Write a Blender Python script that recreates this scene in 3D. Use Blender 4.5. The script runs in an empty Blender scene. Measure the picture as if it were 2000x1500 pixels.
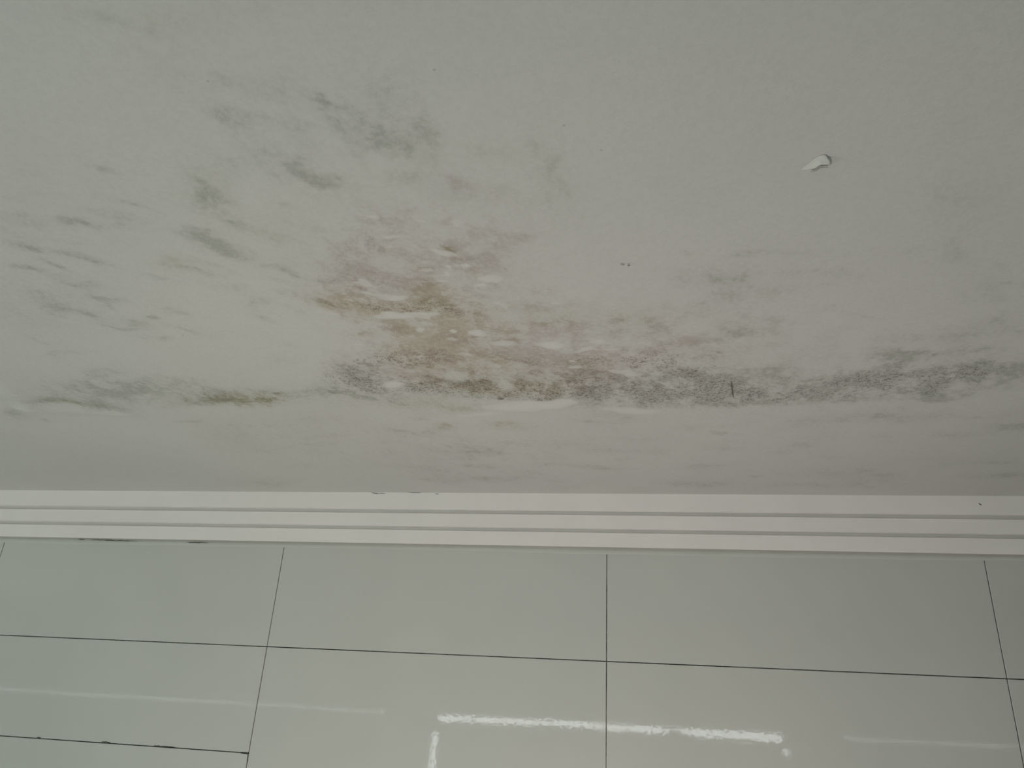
import bpy, bmesh, math, random
import numpy as np
from mathutils import Vector, Matrix

C = bpy.context.scene.collection
scene = bpy.context.scene

# ------------------------------------------------------------------ camera
D = 2.016                 # camera to tiled wall (wall face is y = 0)
EYE = 1.78                # eye height above the floor
PITCH, YAW, ROLL, FPX = 0.4132, -0.1900, 0.0580, 1500.0
_cy, _sy, _cp, _sp = math.cos(YAW), math.sin(YAW), math.cos(PITCH), math.sin(PITCH)
FWD = Vector((_sy*_cp, _cy*_cp, _sp))
_r = Vector((_cy, -_sy, 0)); _u = _r.cross(FWD)
RT = _r*math.cos(ROLL) + _u*math.sin(ROLL)
UP = -_r*math.sin(ROLL) + _u*math.cos(ROLL)
cam = bpy.data.cameras.new('camera'); camo = bpy.data.objects.new('camera', cam); C.objects.link(camo)
cam.sensor_width = 36; cam.lens = 36*FPX/2000; cam.clip_start = 0.01
CAM = Vector((0, -D, EYE))
camo.matrix_world = Matrix(((RT.x, UP.x, -FWD.x, CAM.x), (RT.y, UP.y, -FWD.y, CAM.y), (RT.z, UP.z, -FWD.z, CAM.z), (0, 0, 0, 1)))
scene.camera = camo

# ------------------------------------------------------------------ view, world, lights
scene.view_settings.view_transform = 'Standard'
scene.view_settings.look = 'None'
scene.view_settings.gamma = 1
scene.view_settings.use_curve_mapping = False
scene.view_settings.exposure = -1.06
world = bpy.data.worlds.new('overcast_sky'); scene.world = world; world.use_nodes = True
bg = world.node_tree.nodes['Background']
bg.inputs[0].default_value = (0.93, 1.0, 0.97, 1); bg.inputs[1].default_value = 27.0

def area(name, loc, target, sx, sy, power, col, spread=180):
    l = bpy.data.lights.new(name, 'AREA'); l.shape = 'RECTANGLE'; l.size = sx; l.size_y = sy
    l.energy = power; l.color = col; l.spread = math.radians(spread)
    o = bpy.data.objects.new(name, l); C.objects.link(o); o.location = loc
    o.rotation_euler = (Vector(target)-Vector(loc)).to_track_quat('-Z', 'Y').to_euler()
    return o
BACK = -3.02              # inner face of the wall behind the camera
# greenish daylight through the screened windows behind the camera
area('daylight_window', (-1.0, BACK+0.03, 1.06), (-1.0, 0, 1.1), 2.1, 0.45, 19.5, (0.66, 1.0, 0.95))
# added unseen fill that brightens the left side; the wall there has no opening
area('left_fill', (-4.5, -1.4, 0.7), (-1.5, 0, 2.2), 1.2, 1.0, 76, (0.95, 1.0, 0.94))
# added unseen warm fill spot; its bright centre stands for lens shading
sp = bpy.data.lights.new('warm_fill_spot', 'SPOT'); sp.energy = 86; sp.color = (1.0, 0.87, 0.83)
sp.spot_size = math.radians(150); sp.spot_blend = 1.0; sp.shadow_soft_size = .16
spo = bpy.data.objects.new('warm_fill_spot', sp); C.objects.link(spo); spo.location = (-0.2, -1.2, 0.7)
spo.rotation_euler = (Vector((-0.20, -0.14, 2.42))-spo.location).to_track_quat('-Z', 'Y').to_euler()

CEIL = EYE + 0.2813*D     # ceiling height
TB = EYE + 0.2107*D       # lower edge of the cornice board
H1 = EYE + 0.0731*D
H2 = EYE - 0.0540*D
X0, W = -0.9477*D, 0.4464*D
XL, XR = -5.2, 2.7

# ------------------------------------------------------------------ helpers
def link(name, bm, mats, parent=None, kind=None, label=None):
    me = bpy.data.meshes.new(name); bm.normal_update(); bm.to_mesh(me); bm.free()
    for m in (mats if isinstance(mats, (list, tuple)) else [mats]): me.materials.append(m)
    o = bpy.data.objects.new(name, me); C.objects.link(o)
    if parent: o.parent = parent
    if kind: o['kind'] = kind
    if label: o['label'] = label
    return o
def box(bm, a, b, mat=0, bev=0):
    vs = [bm.verts.new((x, y, z)) for x in (a[0], b[0]) for y in (a[1], b[1]) for z in (a[2], b[2])]
    fs = [bm.faces.new([vs[i] for i in q]) for q in ((0,1,3,2),(4,6,7,5),(0,4,5,1),(2,3,7,6),(0,2,6,4),(1,5,7,3))]
    for f in fs: f.material_index = mat
    if bev:
        es = {e for f in fs for e in f.edges}
        r = bmesh.ops.bevel(bm, geom=list(es), offset=bev, segments=1, affect='EDGES')
        for f in r['faces']: f.material_index = mat
def at_ceiling(px, py, z=CEIL):
    d = FWD*FPX + RT*(px-1000) - UP*(py-750)
    return CAM + d*((z-CAM.z)/d.z)
def at_wall(px, py, y=0.0):
    d = FWD*FPX + RT*(px-1000) - UP*(py-750)
    return CAM + d*((y-CAM.y)/d.y)

class NT:
    def __init__(s, name):
        s.m = bpy.data.materials.new(name); s.m.use_nodes = True; s.t = s.m.node_tree; s.b = s.t.nodes['Principled BSDF']
    def n(s, typ, **kw):
        o = s.t.nodes.new(typ)
        for k, v in kw.items(): setattr(o, k, v)
        return o
    def l(s, a, b): s.t.links.new(a, b)
    def noise(s, vec, scale, detail=4, rough=.55, dist=0):
        o = s.n('ShaderNodeTexNoise'); s.l(vec, o.inputs['Vector'])
        o.inputs['Scale'].default_value = scale; o.inputs['Detail'].default_value = detail
        o.inputs['Roughness'].default_value = rough; o.inputs['Distortion'].default_value = dist
        return o.outputs['Fac']
    def math(s, op, a, b=None, c=None, clamp=False):
        o = s.n('ShaderNodeMath', operation=op, use_clamp=clamp)
        for i, v in enumerate((a, b, c)):
            if v is None: continue
            if isinstance(v, (int, float)): o.inputs[i].default_value = v
            else: s.l(v, o.inputs[i])
        return o.outputs[0]
    def ramp(s, v, a, b, lo=0., hi=1.):
        o = s.n('ShaderNodeMapRange', interpolation_type='SMOOTHSTEP')
        s.l(v, o.inputs['Value'])
        for k, x in (('From Min', a), ('From Max', b), ('To Min', lo), ('To Max', hi)): o.inputs[k].default_value = x
        return o.outputs['Result']
    def mix(s, f, a, b, mode='MIX'):
        o = s.n('ShaderNodeMix', data_type='RGBA', blend_type=mode)
        for i, v in ((0, f), (6, a), (7, b)):
            if isinstance(v, (int, float)): o.inputs[i].default_value = v
            elif isinstance(v, tuple): o.inputs[i].default_value = (*v, 1)
            else: s.l(v, o.inputs[i])
        return o.outputs[2]
    def bump(s, h, strength, dist):
        o = s.n('ShaderNodeBump'); s.l(h, o.inputs['Height']); o.inputs['Strength'].default_value = strength
        o.inputs['Distance'].default_value = dist; s.l(o.outputs[0], s.b.inputs['Normal'])
    def scaled(s, v, sc):
        o = s.n('ShaderNodeMapping'); s.l(v, o.inputs[0]); o.inputs['Scale'].default_value = sc; return o.outputs[0]

def paint(name, col, rough=.6, grain=0.03, bump=.15, spec=.3):
    t = NT(name); co = t.n('ShaderNodeTexCoord').outputs['Object']
    f = t.noise(co, 9, 5)
    d = tuple(c*(1-grain*2) for c in col)
    t.l(t.mix(t.ramp(f, .3, .7), d, col), t.b.inputs['Base Color'])
    t.b.inputs['Roughness'].default_value = rough; t.b.inputs['Specular IOR Level'].default_value = spec
    if bump: t.bump(t.noise(co, 420, 3), bump, .0006)
    return t.m

# ------------------------------------------------------------------ ceiling with damp and mould
CEIL_ALB = (0.560, 0.553, 0.527)
def ceiling_material():
    t = NT('damp_ceiling_paint'); co = t.n('ShaderNodeTexCoord').outputs['Object']
    def attr(n):
        a = t.n('ShaderNodeAttribute', attribute_name=n); s = t.n('ShaderNodeSeparateColor'); t.l(a.outputs['Color'], s.inputs[0]); return s.outputs
    a1, a2 = attr('mould_a'), attr('mould_b')
    brown, grey, speck = a1[0], a1[1], a1[2]
    olive, light, pink = a2[0], a2[1], a2[2]
    nb = t.noise(co, 14, 8, .62, .4)          # centimetre patches
    nc = t.noise(t.scaled(co, (1, .8, 1)), 38, 8, .68, .5)
    nf = t.noise(co, 330, 2, .6)            # millimetre specks
    nm = t.noise(co, 160, 4, .65)
    nu = t.noise(co, 2.2, 4, .5)            # broad unevenness of the paint
    col = t.mix(t.ramp(nu, .3, .7), tuple(c*.955 for c in CEIL_ALB), CEIL_ALB)
    # gentle blotches over the whole slab
    col = t.mix(t.ramp(nb, .52, .75, 0, .10), col, (.45, .455, .43))
    # fine grain of the roller
    col = t.mix(t.ramp(nm, .42, .62, 0, .11), col, (.36, .365, .34))
    def ragged(m, n, k, lo, hi):            # envelope broken up by noise
        r = t.ramp(t.math('ADD', n, t.math('MULTIPLY', t.math('SUBTRACT', m, .5), .30)), lo, hi, k, 1.12)
        return t.math('MULTIPLY', t.math('MULTIPLY', r, t.math('MINIMUM', t.math('MULTIPLY', m, 1.2), 1.0)), t.ramp(nm, .32, .60, .62, 1.18))
    def layer(c, m, tint, k=1.0):
        return t.mix(t.math('MULTIPLY', m, k, clamp=True), c, t.mix(1.0, c, tint, 'MULTIPLY'))
    g = ragged(grey, nc, .42, .38, .60)
    col = layer(col, g, (.72, .722, .70))
    p = ragged(pink, nc, .40, .38, .60)
    col = layer(col, p, (.83, .77, .765))
    b = ragged(brown, nc, .50, .38, .58)
    col = layer(col, b, (.835, .775, .68))
    o = ragged(olive, nc, 0.5, .40, .58)
    col = layer(col, o, (.72, .70, .565))
    s = t.math('MULTIPLY', t.ramp(t.math('ADD', nf, t.math('MULTIPLY', nm, .55)), .80, .90), t.ramp(t.math('ADD', speck, t.math('MULTIPLY', t.math('SUBTRACT', nc, .5), .9)), .12, 1.0))
    col = layer(col, s, (.44, .42, .40), .85)
    # rare isolated dark dots
    v = t.n('ShaderNodeTexVoronoi', feature='F1'); t.l(co, v.inputs['Vector']); v.inputs['Scale'].default_value = 26; v.inputs['Randomness'].default_value = 1
    vc = t.n('ShaderNodeSeparateColor'); t.l(v.outputs['Color'], vc.inputs[0])
    dot = t.math('MULTIPLY', t.math('LESS_THAN', v.outputs['Distance'], .045), t.math('GREATER_THAN', vc.outputs[0], .86))
    col = layer(col, t.math('MULTIPLY', dot, t.math('ADD', .35, speck, clamp=True)), (.4, .38, .36))
    li = t.math('MULTIPLY', t.ramp(t.math('ADD', light, t.math('MULTIPLY', t.math('SUBTRACT', nc, .5), .55)), .36, .50), .95)
    li = t.math('MULTIPLY', li, t.math('MINIMUM', t.math('MULTIPLY', light, 1.3), 1.0))
    col = t.mix(li, col, (.583, .577, .550))
    t.l(col, t.b.inputs['Base Color'])
    t.b.inputs['Roughness'].default_value = .62; t.b.inputs['Specular IOR Level'].default_value = .25
    h = t.math('ADD', t.math('MULTIPLY', nm, .7), t.math('MULTIPLY', t.math('ADD', speck, b), t.math('MULTIPLY', nf, .9)))
    t.bump(h, .35, .0012)
    return t.m

# (centre x, centre y, half width, half height, tilt in degrees, strength) as read off the ceiling in the photo
BROWN = [(860,655,75,38,0,.75),(850,600,70,30,10,.5),(760,603,80,14,3,.75),(690,575,70,24,8,.40),(842,575,34,14,0,.75),(905,625,70,15,14,.6),
 (880,700,110,22,0,.55),(950,757,100,15,2,.95),(1075,757,50,16,0,.85),(1110,705,100,20,0,.34),(870,831,26,8,0,.7),(990,827,34,5,-3,.6),(620,590,40,9,8,.35),
 (730,622,40,10,0,.4),(1230,612,34,8,-8,.35),(840,690,60,18,0,.4),(940,715,90,14,0,.45),(130,18,22,8,10,.35),(205,26,14,6,0,.4),(880,500,26,7,20,.5),(910,512,20,8,10,.45),
 (1000,640,50,10,0,.4),(800,640,40,20,0,.3),(700,600,25,6,0,.4),(840,735,60,12,0,.35),(1180,735,70,16,0,.2)]
PINK = [(900,470,95,36,5,.5),(905,525,75,30,10,.55),(800,492,60,14,5,.35),(1012,465,36,8,5,.6),(740,405,100,26,12,.4),(920,385,60,12,8,.5),(690,470,34,34,0,.4),
 (720,540,110,30,8,.5),(1050,690,150,30,5,.45),(1250,690,170,40,-2,.45),(1180,750,200,30,0,.45),(1080,640,70,18,5,.3),(870,430,60,10,8,.45),(560,600,60,14,5,.15),(800,730,120,26,0,.45),
 (960,870,150,24,0,.25),(640,830,110,36,0,.2),(1330,640,110,50,0,.22),(760,880,200,40,0,.15),(1210,625,50,8,-8,.35),(1170,635,24,5,-5,.3),(1280,660,60,10,0,.35)]
GREY = [(645,188,36,10,14,.75),(690,205,34,12,20,.5),(700,250,80,22,22,.45),(735,285,40,14,25,.5),(790,250,70,45,40,.25),(760,160,80,30,10,.2),(830,300,36,50,-40,.25),
 (1052,290,16,18,-20,.4),(1072,320,14,40,-22,.42),(1085,370,50,40,0,.2),(590,325,70,18,16,.55),(630,340,60,14,12,.5),(540,310,50,20,20,.3),(395,365,55,34,12,.5),(400,400,40,26,0,.35),
 (430,485,50,14,14,.6),(455,500,46,9,12,.65),(400,470,50,7,18,.5),(545,520,42,4.5,12,.75),(600,535,50,5,12,.5),(430,530,50,3.5,18,.4),(450,540,14,3,10,.6),(560,570,22,6,0,.4),(510,590,40,7,0,.35),(640,590,34,7,14,.55),
 (60,478,60,8,12,.55),(120,487,50,6,10,.5),(80,505,28,3.5,14,.8),(180,508,50,5,14,.5),(150,435,34,8,10,.55),(180,440,26,5,14,.4),(275,408,22,6,10,.5),(300,415,26,3,16,.4),(40,425,50,9,10,.45),(20,520,50,4,5,.6),(10,470,40,10,0,.4),
 (100,590,170,60,5,.28),(150,608,50,6,8,.5),(100,570,80,12,0,.3),(228,641,26,3.5,0,.8),(262,634,40,6,6,.45),(283,655,24,4,4,.55),(322,659,16,4,12,.85),(296,618,12,3.5,12,.8),(200,577,40,4,10,.4),(270,630,30,5,12,.4),
 (130,695,40,6,-5,.4),(190,730,40,8,0,.35),(230,760,190,30,2,.5),(300,750,90,12,0,.35),(130,788,85,6,4,.95),(200,798,50,4.5,3,.6),(30,803,30,7,3,.55),(95,820,8,3,0,.6),(35,815,30,8,0,.35),(370,822,26,4,0,.4),
 (440,778,90,14,0,.6),(400,786,34,9,0,.5),(570,772,70,8,0,.3),(700,735,50,16,10,.6),(720,765,120,16,0,.4),(540,945,26,5,0,.7),(520,940,60,8,0,.25),(460,850,60,20,0,.2),
 (930,760,90,12,0,.4),(1200,735,60,10,0,.4),(1240,775,110,18,0,.65),(1330,740,80,14,0,.7),(1370,765,90,20,0,.6),(1450,765,40,18,0,.5),(1500,742,110,24,-3,.45),(1590,770,60,14,0,.55),(1630,762,60,7,-8,.6),(1690,735,80,13,-12,.6),
 (1750,718,50,14,-8,.8),(1760,690,50,10,-4,.7),(1720,760,90,16,0,.45),(1820,735,100,20,0,.6),(1860,720,110,12,-3,.55),(1950,735,70,11,-14,.9),(1880,763,90,7,-10,.8),(1790,778,60,5,-2,.7),(1990,720,30,12,-8,.7),
 (1900,650,110,16,-4,.45),(1960,630,50,12,0,.4),(1770,660,40,8,0,.35),(1850,690,80,10,0,.4),(1600,690,110,30,-4,.25),(1450,545,50,16,0,.45),(1400,550,60,30,0,.25),(1345,492,20,3,14,.55),(1430,580,90,30,0,.22),(1320,542,22,4,10,.45),
 (1480,640,90,24,0,.22),(1390,607,40,6,0,.3),(1410,848,24,4,2,.75),(1380,843,44,3,3,.4),(1740,815,40,8,-4,.45),(1760,810,150,12,0,.25),(1960,835,46,9,0,.5),(1900,810,50,5,0,.4),(1560,830,80,10,0,.25),(1690,918,22,5,3,.5),(1570,872,30,6,0,.35),
 (1700,945,60,10,0,.45),(1620,925,60,8,0,.3),(1950,930,60,5,-4,.6),(1950,906,40,3.5,3,.5),(1370,945,60,5,0,.5),(1385,950,20,3,0,.5),(1375,912,40,4,0,.4),(1475,931,10,2.5,0,.7),(980,936,110,5,1,.5),(950,880,60,8,5,.3),(950,908,50,4,0,.45),
 (940,912,36,3,0,.4),(1180,912,60,4,3,.3),(1230,858,60,4,0,.3),(1080,866,90,6,0,.2),(820,845,60,8,0,.25),(1860,490,40,24,0,.35),(1850,400,60,40,0,.2),(1920,560,60,30,0,.2),(250,60,60,14,15,.25),(190,40,40,10,10,.3),(530,20,26,14,0,.25),
 (540,170,40,40,0,.25),(340,150,70,40,10,.18),(490,240,50,26,10,.2),(450,310,18,7,10,.35),(1520,520,80,30,0,.12),(1240,640,60,14,-6,.25),(1290,745,60,6,0,.5),(910,395,30,6,8,.5),(930,505,36,10,5,.3),(890,545,40,12,10,.35),(960,555,26,8,8,.4)]
OLIVE = [(430,780,80,12,0,.75),(480,778,50,14,0,.6),(540,775,60,6,0,.7),(140,793,60,4,4,.8),(870,487,26,7,16,.8),(888,500,14,12,0,.5),(960,315,34,14,0,.32),(420,365,30,34,0,.3),(130,25,12,6,0,.6),(860,590,26,9,0,.4),(800,790,100,12,0,.4),(1000,835,60,8,0,.3),
 (700,590,40,10,0,.25),(1240,625,30,10,0,.3),(1330,680,80,16,0,.25),(900,800,90,8,0,.35),(1420,710,60,16,0,.2),(670,770,50,8,0,.4),(350,30,180,30,0,.16),(500,430,90,30,0,.2),(630,595,20,6,0,.4),(470,845,90,26,0,.16)]
SPECK = [(1240,770,130,20,0,.85),(1340,755,90,26,0,.8),(1080,760,80,16,0,.95),(930,762,120,16,0,.8),(800,760,90,18,0,.6),(700,740,60,20,8,.75),(690,770,90,12,0,.5),(560,772,70,8,0,.6),(470,778,80,14,0,.4),(1430,765,60,22,0,.6),(1600,765,110,18,-3,.5),
 (1760,735,130,34,-6,.7),(1900,735,110,26,-8,.55),(690,460,44,34,20,.42),(720,540,80,24,5,.42),(770,598,90,14,3,.8),(870,604,36,7,0,.7),(850,650,80,34,0,.3),(1330,700,90,24,0,.5),(1450,545,60,18,0,.35),(260,755,140,18,0,.35),(100,490,70,10,12,.2),
 (900,610,60,12,10,.5),(1130,700,140,26,0,.35),(780,690,60,16,0,.4),(1800,650,140,30,-5,.3),(700,220,80,30,20,.3),(660,190,40,12,14,.35)]
LIGHT = [(1050,788,58,7,1,1.1),(1100,784,24,5,4,1.),(990,797,60,7,0,.8),(1230,800,70,7,3,.75),(930,810,60,5,0,.6),(770,751,24,7,0,1.),(600,735,50,14,0,.4),(866,494,34,6,10,.8),(912,517,12,5,0,.9),(872,521,10,5,0,.9),(869,536,12,5,0,.85),(940,555,14,5,0,.9),
 (775,618,50,7,0,.85),(830,612,40,5,0,.7),(928,650,18,7,0,.95),(884,648,8,5,12,.95),(823,645,10,5,0,.9),(780,578,34,6,0,.7),(960,545,30,6,4,.5),(870,575,20,8,0,.5),(850,590,16,8,0,.5),(980,670,40,9,0,.6),(910,695,28,6,0,.5),(1060,670,34,6,-5,.5),
 (1120,720,20,5,0,.5),(1140,680,30,5,-14,.7),(1190,682,36,4,0,.6),(1170,665,20,5,0,.5),(740,650,40,9,0,.35),(900,430,30,8,0,.5),(860,448,22,8,20,.5),(975,595,50,5,6,.5),(90,815,30,5,5,.4),(40,796,24,2.5,6,.6),(855,380,18,10,20,.4),(1200,725,20,5,0,.6)]

_r = random.Random(11)
def scatter(n, x0, x1, y0, y1, w, h, tilt, s, fn=None):
    out = []
    while len(out) < n:
        x, y = _r.uniform(x0, x1), _r.uniform(y0, y1)
        if fn and not fn(x, y): continue
        out.append((x, y, _r.uniform(*w), _r.uniform(*h), _r.uniform(*tilt), _r.uniform(*s)))
    return out
core = lambda x, y: abs(x-(760+(y-400)*.5)) < 90+(y-380)*.65          # fan that widens towards the joint
LIGHT += scatter(75, 640, 1240, 400, 735, (7, 24), (2.5, 6), (-6, 12), (.35, .62), core)
PINK += scatter(80, 620, 1400, 380, 730, (12, 42), (4, 9), (-6, 14), (.25, .6), core)
BROWN += scatter(34, 640, 1120, 470, 735, (10, 34), (3, 8), (-4, 12), (.3, .65), core)
GREY += scatter(60, 0, 640, 330, 670, (14, 50), (2.5, 7), (6, 18), (.15, .5))
GREY += scatter(34, 420, 860, 130, 380, (18, 50), (6, 16), (10, 40), (.12, .38), lambda x, y: y > 130+(x-740)*1.6)
GREY += scatter(60, 1150, 2000, 480, 700, (14, 50), (3, 9), (-8, 10), (.12, .4), lambda x, y: y > 480+max(0, 1450-x)*.5)
GREY += scatter(60, 500, 2000, 810, 955, (16, 60), (2.5, 6), (-3, 4), (.12, .42))
GREY += scatter(50, 650, 2000, 715, 790, (16, 60), (3, 9), (-8, 4), (.2, .55))
SPECK += scatter(30, 640, 1560, 700, 790, (20, 60), (6, 14), (-4, 4), (.3, .8))
OLIVE += scatter(22, 300, 1300, 300, 830, (20, 60), (6, 16), (-4, 14), (.12, .38))
GREY += [(760, 240, 95, 60, 40, .12), (840, 250, 22, 60, -30, .2), (1075, 340, 36, 60, -20, .24), (240, 300, 200, 120, 0, .10), (1900, 300, 80, 200, 0, .10), (1500, 800, 300, 30, 0, .14)]
PINK += [(950, 600, 300, 160, 0, .16), (340, 120, 70, 50, 0, .14), (1000, 900, 420, 50, 0, .12), (1120, 700, 320, 60, 0, .35), (760, 560, 150, 60, 8, .35), (880, 480, 120, 60, 5, .3)]
BROWN += [(850, 660, 120, 60, 0, .42), (950, 745, 180, 24, 0, .4), (740, 590, 110, 30, 4, .35)]
GREY += [(1300, 765, 190, 28, 0, .5), (1100, 765, 160, 22, 0, .4), (720, 765, 130, 22, 0, .35), (240, 770, 150, 22, 0, .3), (1850, 730, 160, 36, -4, .35), (1560, 760, 130, 24, 0, .35)]
SPECK += [(1300, 765, 190, 26, 0, .5), (1000, 762, 220, 20, 0, .5), (1650, 755, 250, 28, -2, .4)]
def axis(lo, hi, flo, fhi, fine, coarse):
    a = list(np.arange(lo, flo, coarse)) + list(np.arange(flo, fhi, fine)) + list(np.arange(fhi, hi, coarse)) + [hi]
    return np.array(sorted(set(np.round(a, 5))))
def build_ceiling():
    gx = axis(XL, XR, -2.15, 1.0, .0065, .2); gy = axis(BACK, 0.0, -1.62, -.0001, .0075, .2)
    X, Y = np.meshgrid(gx, gy); X = X.ravel(); Y = Y.ravel(); n = len(X)
    def fbm(freq, seed, octaves=5, gain=.6):
        r = np.random.default_rng(seed); out = np.zeros(n); amp = 1.0
        for _ in range(octaves):
            tab = r.normal(0, 1, (128, 128)); fx, fy = X*freq+50.3, Y*freq+70.7
            ix, iy = np.floor(fx).astype(int), np.floor(fy).astype(int); tx, ty = fx-ix, fy-iy
            tx, ty = tx*tx*(3-2*tx), ty*ty*(3-2*ty); ix %= 128; iy %= 128; jx, jy = (ix+1) % 128, (iy+1) % 128
            out += amp*((tab[ix, iy]*(1-tx)+tab[jx, iy]*tx)*(1-ty)+(tab[ix, jy]*(1-tx)+tab[jx, jy]*tx)*ty)
            freq *= 2.03; amp *= gain
        return out
    wx, wy = fbm(11, 1)*.0065, fbm(11, 2)*.009
    patch = np.clip(.9+.22*fbm(24, 3, 6, .75), .25, 1.3)
    jl = [at_ceiling(px, py) for px, py in ((-300, 806), (0, 806), (350, 800), (600, 792), (1000, 797), (1300, 800), (1600, 792), (1800, 790), (2000, 768), (2300, 740))]
    yl = np.interp(X, [p.x for p in jl], [p.y for p in jl]) + fbm(14, 9, 4)*.004
    above = .22+.78*np.clip((yl-Y)/.022+.5, 0, 1)       # the mould stops at the taped joint of the boards
    def mask(blobs, warp=1.0, mod=True):
        keep = np.ones(n); keep_up = np.ones(n)
        for (px, py, a, b, ang, s) in blobs:
            c, sn = math.cos(math.radians(ang)), math.sin(math.radians(ang))
            c0 = at_ceiling(px, py); u = at_ceiling(px+c*a, py+sn*a)-c0; v = at_ceiling(px-sn*b, py+c*b)-c0
            det = u.x*v.y-u.y*v.x
            dx, dy = X+wx*warp-c0.x, Y+wy*warp-c0.y
            r2 = ((dx*v.y-dy*v.x)/det)**2 + ((-dx*u.y+dy*u.x)/det)**2
            g = 1-np.clip(s, 0, 1)*np.exp(-np.minimum(r2, 30)**1.1*.85)
            if py < 796: keep_up *= g
            else: keep *= g
        return (1-keep*(1-(1-keep_up)*(above if mod else 1)))*(patch if mod else 1)
    m = {'br': mask(BROWN), 'gr': mask(GREY), 'sp': mask(SPECK), 'ol': mask(OLIVE), 'li': mask(LIGHT, .45, False), 'pi': mask(PINK)}
    # real unevenness of the plaster: slow waves, a swollen lip at the left end of the joint, the broken skin at the middle
    Z = np.full(n, CEIL) - .0006*np.sin(X*5.1+Y*3)*np.sin(Y*4.3) 
    def ridge(px0, py0, px1, py1, wid, hgt):
        a, b = at_ceiling(px0, py0), at_ceiling(px1, py1); d = (b-a).xy; L2 = d.length_squared
        tt = np.clip(((X-a.x)*d.x+(Y-a.y)*d.y)/L2, 0, 1)
        dist = np.hypot(X-a.x-tt*d.x, Y-a.y-tt*d.y)
        return hgt*np.exp(-(dist/wid)**2)
    Z -= ridge(30, 765, 60, 795, .03, .005) + ridge(60, 797, 250, 806, .022, .0045) + ridge(0, 800, 45, 806, .02, .003)
    Z += ridge(75, 787, 210, 797, .02, .003)
    Z -= ridge(200, 806, 1990, 800, .05, .0016)
    Z -= ridge(995, 797, 1105, 794, .02, .0016)
    edge = (Y > -.002) | (X < -2.2) | (X > 1.1) | (Y < -1.7); Z[edge] = CEIL
    nx, ny = len(gx), len(gy)
    idx = (np.arange(ny-1)[:, None]*nx+np.arange(nx-1)[None, :]).ravel()
    F = np.stack([idx, idx+nx, idx+nx+1, idx+1], 1)      # faces look down
    me = bpy.data.meshes.new('ceiling')
    me.vertices.add(n); me.vertices.foreach_set('co', np.stack([X, Y, Z], 1).ravel().astype(np.float32))
    me.loops.add(F.size); me.loops.foreach_set('vertex_index', F.ravel().astype(np.int32))
    me.polygons.add(len(F)); me.polygons.foreach_set('loop_start', (np.arange(len(F))*4).astype(np.int32))
    me.polygons.foreach_set('loop_total', np.full(len(F), 4, np.int32)); me.update(calc_edges=True)
    me.polygons.foreach_set('use_smooth', np.ones(len(F), bool))
    for nm, ks in (('mould_a', ('br', 'gr', 'sp')), ('mould_b', ('ol', 'li', 'pi'))):
        at = me.attributes.new(nm, 'FLOAT_COLOR', 'POINT')
        at.data.foreach_set('color', np.stack([m[k] for k in ks]+[np.ones(n)], 1).ravel().astype(np.float32))
    me.materials.append(ceiling_material())
    o = bpy.data.objects.new('ceiling', me); C.objects.link(o); o['kind'] = 'structure'
    o['label'] = 'pale painted ceiling with brown and grey damp mould stains'
    return o
ceiling = build_ceiling()
bm = bmesh.new(); box(bm, (XL-.2, BACK-.25, CEIL+.02), (XR+.2, .2, CEIL+.2))
link('ceiling_slab', bm, paint('slab_plaster', (.5, .5, .48)), ceiling)

# ------------------------------------------------------------------ tiled wall
TILE = (0.585, 0.58, 0.545)
def tile_material():
    t = NT('glazed_tile'); co = t.n('ShaderNodeTexCoord').outputs['Object']
    col = t.mix(t.ramp(t.noise(co, 2.6, 3), .35, .65), TILE, (TILE[0]*.965, TILE[1]*.975, TILE[2]*.975))
    col = t.mix(t.ramp(t.noise(co, 90, 4), .5, .8, 0, .05), col, (.5, .5, .45))
    t.l(col, t.b.inputs['Base Color'])
    t.b.inputs['Roughness'].default_value = .035; t.b.inputs['IOR'].default_value = 1.5
    h = t.math('ADD', t.math('MULTIPLY', t.noise(co, 5, 1), .14), t.math('MULTIPLY', t.noise(co, 130, 0), .017))
    t.bump(h, .30, .004)
    return t.m
def grout_material():
    t = NT('dirty_grout'); co = t.n('ShaderNodeTexCoord').outputs['Object']
    f = t.ramp(t.noise(co, 3.3, 7, .72), .44, .58)
    t.l(t.mix(f, (.09, .09, .08), (.42, .42, .38)), t.b.inputs['Base Color']); t.b.inputs['Roughness'].default_value = .9
    return t.m
M_TILE, M_GROUT = tile_material(), grout_material()
bm = bmesh.new()
box(bm, (XL-.2, .008, 0), (XR+.2, .2, CEIL+.02), 1)
random.seed(4)
G = .0011
k0 = math.floor((XL-X0)/W)
for k in range(k0, 6):
    xa, xb = max(X0+k*W, XL), min(X0+(k+1)*W, XR)
    if xb-xa < .02: continue
    rows = [CEIL-.005, H1, H2] if k < 1 else [CEIL-.005, H1, H1-.50]
    step = H1-H2
    while rows[-1]-step > .02: rows.append(rows[-1]-step)
    rows.append(0.0)
    for zt, zb in zip(rows[:-1], rows[1:]):
        dy = random.uniform(0, .0004)
        box(bm, (xa+G, dy, zb+G), (xb-G, .010, zt-G), 0, .0006)
wall = link('wall_front', bm, [M_TILE, M_GROUT], None, 'structure', 'glossy pale grey wall tiles in wide format with thin dark joints')

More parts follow.
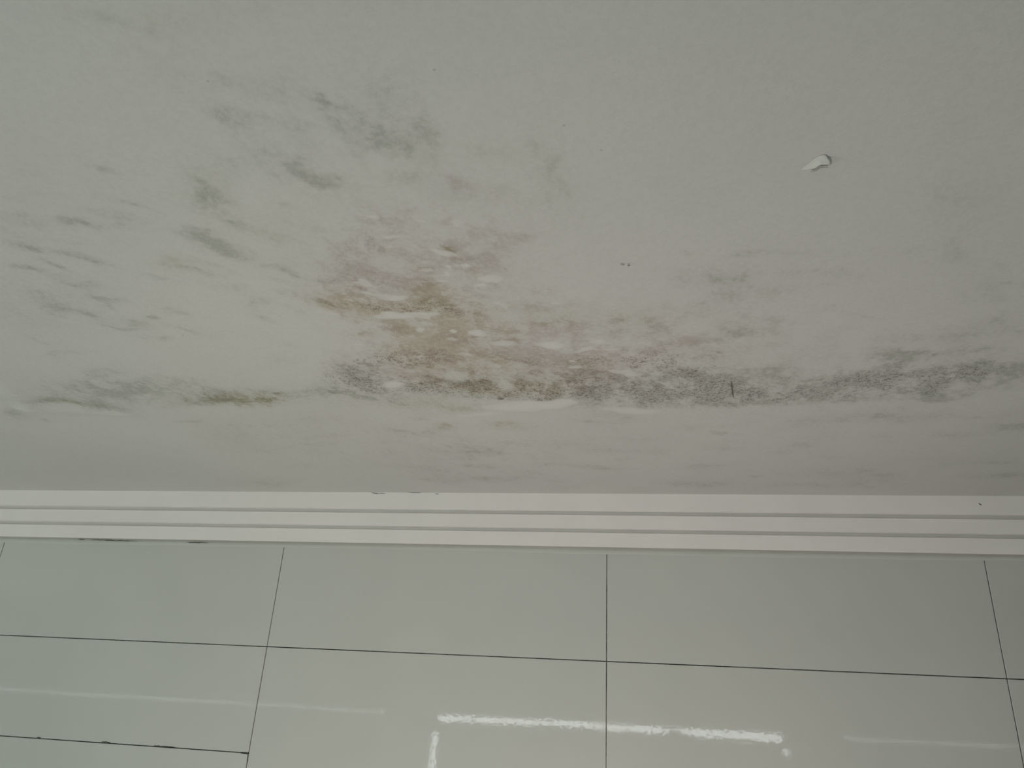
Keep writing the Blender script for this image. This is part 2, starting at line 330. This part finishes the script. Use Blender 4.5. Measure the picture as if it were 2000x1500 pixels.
# caulk bead filling the corner below the cornice
M_CAULK = paint('smeared_caulk', (.585, .58, .545), .7, .02, 0)
bm = bmesh.new()
xs = np.arange(XL, XR, .02); rng = np.random.default_rng(3)
wob = np.convolve(rng.normal(0, 1, len(xs)+8), np.ones(9)/9, 'same')[:len(xs)]*.003
prof = []
for x, w in zip(xs, wob):
    b = .0135+w
    prof.append([bm.verts.new(p) for p in ((x, .0003, TB-.0005), (x, -.0004, TB-.0022), (x, -.0008, TB-.0035), (x, -.0007, TB-b*.7), (x, .0001, TB-b))])
for p, q in zip(prof[:-1], prof[1:]):
    for i in range(4):
        f = bm.faces.new((p[i], p[i+1], q[i+1], q[i])); f.smooth = True

# ------------------------------------------------------------------ cornice board (three flat bands, two grooves)
M_TRIM = paint('cornice_white', (.87, .825, .80), .42, .015, 0, .4)
hb = CEIL-TB
def zf(f): return CEIL-hb*f
T = .018
prof_t = [(0.004, zf(-.01)), (-T, zf(-.01)), (-T, zf(.318)), (-T+.0108, zf(.324)), (-T+.0108, zf(.392)), (-T, zf(.410)),
          (-T, zf(.650)), (-T+.0108, zf(.656)), (-T+.0108, zf(.720)), (-T, zf(.738)), (-T, zf(.998)), (-T+.0004, zf(1.0)), (0.004, zf(1.0))]
def extrude(bm, prof, xa, xb):
    A = [bm.verts.new((xa, y, z)) for y, z in prof]; B = [bm.verts.new((xb, y, z)) for y, z in prof]; n = len(prof)
    for i in range(n):
        j = (i+1) % n; bm.faces.new((A[i], A[j], B[j], B[i]))
    bm.faces.new(A[::-1]); bm.faces.new(B)
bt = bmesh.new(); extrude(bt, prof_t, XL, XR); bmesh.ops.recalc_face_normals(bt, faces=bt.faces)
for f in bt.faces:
    if f.normal.z < -.9 and f.calc_center_median().z < TB+.001: f.material_index = 1     # underside coloured darker for the shadow line and dirty caulk joint
trim = link('trim_1', bt, [M_TRIM, paint('underside_shade_dirt', (.47, .455, .41), .9, .04, 0, .1)], None, 'structure', 'white cornice board with three flat bands and two grooves under ceiling')
link('caulk_bead', bm, M_CAULK, trim)
M_DARK = paint('open_gap_dirt', (.035, .033, .03), .9, 0, 0)
def dark_strip(parent, p0, p1, wid, fn, y, seed):
    """ragged thin dark strip between two points of the photo, on the plane y or on the ceiling"""
    r = random.Random(seed); bm = bmesh.new(); a, b = fn(*p0), fn(*p1); n = 14; rows = []
    d = (b-a).normalized(); nrm = Vector((0, -1, 0)) if fn is at_wall or y else Vector((0, 0, -1))
    side = d.cross(nrm)
    for i in range(n+1):
        t_ = i/n; w = wid*(.25+.75*math.sin(math.pi*t_)**.5)*r.uniform(.5, 1.1); c = a.lerp(b, t_)+side*r.uniform(-.3, .3)*wid+nrm*.0006
        rows.append((bm.verts.new(c-side*w/2), bm.verts.new(c+nrm*.0004), bm.verts.new(c+side*w/2)))
    for p, q in zip(rows[:-1], rows[1:]):
        bm.faces.new((p[0], q[0], q[1], p[1])); bm.faces.new((p[1], q[1], q[2], p[2]))
    bmesh.ops.recalc_face_normals(bm, faces=bm.faces)
    return link('dark_strip', bm, M_DARK, parent)
def on_trim(px, py): return at_wall(px, py, -T)
for i, (a, b, w) in enumerate((((153,1053.0),(166,1053.6),.0022),((176,1054),(268,1057.6),.0022),((365,1059.4),(408,1060.4),.0022))):
    dark_strip(trim, a, b, w, lambda x, y: at_wall(x, y, -.0022), True, i)
for i, (a, b, w) in enumerate((((726,962.5),(741,964.5),.0016),((741,963.5),(752,964),.001),((797,962.3),(822,962.8),.001),((850,965),(857,965.2),.0014))):
    dark_strip(trim, a, b, w, on_trim, True, 20+i)
dark_strip(trim, (1911,983), (1917,987), .003, on_trim, True, 31)

for i, (a, b, w) in enumerate((((470,1470.6),(486,1472.5),.0026),((484.5,1474),(482.5,1491),.0026),((72,1440),(80,1441),.0026),((198,1449),(216,1450.3),.0026),((300,1456.5),(345,1460),.0024))):
    dark_strip(wall, a, b, w, lambda x, y: at_wall(x, y, -.0002), True, 100+i)

# ------------------------------------------------------------------ peeling paint on the ceiling
M_FLAKE = paint('curled_paint', (.565, .555, .525), .5, .01, 0)
def flake():
    edge = [(1566,332),(1574,331.5),(1582,330.5),(1590,329.5),(1594,328),(1597,324),(1603,321.5),(1610,321),(1617,321.5),(1620,318),(1623,315),(1619,311)]
    root = [(1566,329),(1571,325),(1577,321),(1582,317),(1586,313),(1590,310),(1594,307),(1598,305),(1603,303),(1608,302),(1612,302),(1615,303)]
    drop = [0,.001,.003,.004,.004,.0045,.005,.006,.0065,.0065,.005,.002]
    bm = bmesh.new(); rows = []
    for e, r_, d in zip(edge, root, drop):
        col = []
        for j in range(6):
            f = j/5; z = CEIL-.0003-d*f**1.6
            p = at_ceiling(r_[0]+(e[0]-r_[0])*f, r_[1]+(e[1]-r_[1])*f, z); col.append(bm.verts.new(p))
        rows.append(col)
    for p, q in zip(rows[:-1], rows[1:]):
        for j in range(5):
            f = bm.faces.new((p[j], p[j+1], q[j+1], q[j])); f.smooth = True
    bmesh.ops.recalc_face_normals(bm, faces=bm.faces)
    o = link('paint_flake', bm, M_FLAKE, ceiling, label='small curled flake of peeling white ceiling paint')
    s = o.modifiers.new('thick', 'SOLIDIFY'); s.thickness = .0003; s.offset = 0
flake()
M_FLAKE_SHADE = paint('flake_shade_line', (.33, .325, .30), .9, 0, 0)  # shade along the flake's edge, drawn as darker strips on the ceiling
for i, (a, b, w) in enumerate((((1583,331.5),(1595,330.3),.0022),((1594.5,329.5),(1599,325),.0016),((1599,324.2),(1617,323.4),.0024),((1619.5,309),(1623.5,314),.0014),((1623.5,315),(1620.5,319),.0014))):
    dark_strip(ceiling, a, b, w, lambda x, y: at_ceiling(x, y)-Vector((0, 0, .0015)), False, 80+i).data.materials[0] = M_FLAKE_SHADE
# short scratches and drip marks in the mould
for i, (a, b, w) in enumerate((((1428,744),(1432,775),.0035),((1212,514),(1220,515),.002),((1226,515.5),(1230,516.5),.003),((970,777),(984,778),.004),((1050,779),(1060,781),.003))):
    c = dark_strip(ceiling, a, b, w, lambda x, y: at_ceiling(x, y)-Vector((0, 0, .0015)), False, 60+i)
    c.data.materials[0] = paint('mould_mark', (.16, .145, .12), .9, 0, 0) if i == 0 else bpy.data.materials['mould_mark']

# ------------------------------------------------------------------ rest of the room (behind the camera)
M_WALL = paint('room_wall_paint', (.66, .68, .64), .6)
M_FLOOR = paint('floor_tile_grey', (.42, .42, .39), .4)
bm = bmesh.new(); box(bm, (XL-.2, BACK-.06, -.1), (XR+.2, .2, 0)); link('floor', bm, M_FLOOR, None, 'structure')
bm = bmesh.new(); box(bm, (XL-.2, BACK-.25, 0), (XL, .0, CEIL+.02)); link('wall_left', bm, M_WALL, None, 'structure')
bm = bmesh.new(); box(bm, (XR, BACK-.25, 0), (XR+.2, .0, CEIL+.02)); link('wall_right', bm, M_WALL, None, 'structure')
def mirror_hit(px, py, y=BACK):         # where a reflection seen in the tiles lies on the wall behind
    p = at_wall(px, py, -y); return Vector((p.x, y, p.z))
wl, wr = mirror_hit(845, 1400).x, mirror_hit(1539, 1441).x
zt1 = (mirror_hit(855, 1394).z+mirror_hit(1530, 1435).z)/2      # window head
zg1 = (mirror_hit(855, 1407).z+mirror_hit(1530, 1449).z)/2      # top of the blind: the gap lets the daylight in
SILL = .82
wins = [(wl, wr, .0), (-4.6, wl-.32, 1.), (wr+.30, 2.5, 1.)]
bm = bmesh.new()
xs_ = sorted([(a, b) for a, b, _ in wins]); cur = XL
for a, b in xs_:
    box(bm, (cur, BACK-.06, 0), (a, BACK, CEIL+.02)); box(bm, (a, BACK-.06, 0), (b, BACK, SILL)); box(bm, (a, BACK-.06, zt1), (b, BACK, CEIL+.02)); cur = b
box(bm, (cur, BACK-.06, 0), (XR, BACK, CEIL+.02))
link('wall_back', bm, M_WALL, None, 'structure')
g = NT('window_glass'); g.b.inputs['Transmission Weight'].default_value = 1; g.b.inputs['Roughness'].default_value = 0; g.b.inputs['IOR'].default_value = 1.0
M_FRAME = paint('frame_white', (.75, .76, .74), .4, .01, 0)
M_BLIND = paint('blind_fabric', (.50, .53, .50), .9, .01, 0)
for i, (a, b, side) in enumerate(wins):
    fr = bmesh.new(); y0, y1 = BACK-.085, BACK-.065
    for q in (((a-.05, y0, SILL-.04), (b+.05, y1, SILL+.02)), ((a-.06, y0, SILL), (a-.03, y1, zt1+.05)), ((b+.03, y0, SILL), (b+.06, y1, zt1+.05)), ((a-.06, y0, zt1+.02), (b+.06, y1, zt1+.06)), (((a+b)/2-.02, y0, SILL), ((a+b)/2+.02, y1, zg1-.05))):
        box(fr, *q)
    wf = link('window_%d' % (i+1), fr, M_FRAME, None, 'structure')
    gb = bmesh.new(); box(gb, (a-.03, BACK-.078, SILL+.02), (b+.03, BACK-.074, zt1+.02)); link('pane', gb, g.m, wf)
    # fabric screen in the opening, a little short of the window head and of the left jamb
    z_lo = SILL+.021; bb = bmesh.new(); n = 260; r = random.Random(i); ya, yb = BACK-.012, BACK-.009
    zc = (mirror_hit(848, 1430).z, mirror_hit(1536, 1463).z, mirror_hit(1536, 1478).z)
    gl = .038 if i == 0 else 0
    xa_, xb_ = a+gl, b-(.028 if i == 0 else 0)
    fa = []
    for j in range(n+1):
        x = xa_+(xb_-xa_)*j/n; f = (x-a)/(b-a)
        if i == 0: z = zg1 + r.uniform(-.009, .009) + .022*math.exp(-((f-.70)/.03)**2) + .008*math.sin(f*4)
        else: z = zt1-.0038+r.uniform(-.002, .002)
        fa.append([bb.verts.new(p) for p in ((x, ya, z_lo), (x, ya, z), (x, yb, z), (x, yb, z_lo))])
    for p, q in zip(fa[:-1], fa[1:]):
        for k in range(4): bb.faces.new((p[k], p[(k+1) % 4], q[(k+1) % 4], q[k]))
    bb.faces.new(fa[0]); bb.faces.new(fa[-1][::-1])
    if i == 0:
        box(bb, (a, ya, zc[0]), (xa_, yb, zt1))                    # corner tab at the left
        box(bb, (xb_, ya, zc[1]), (b, yb, zt1)); box(bb, (xb_, ya, z_lo), (b, yb, zc[2]))
    bmesh.ops.recalc_face_normals(bb, faces=bb.faces)
    link('fabric_screen', bb, M_BLIND, wf)
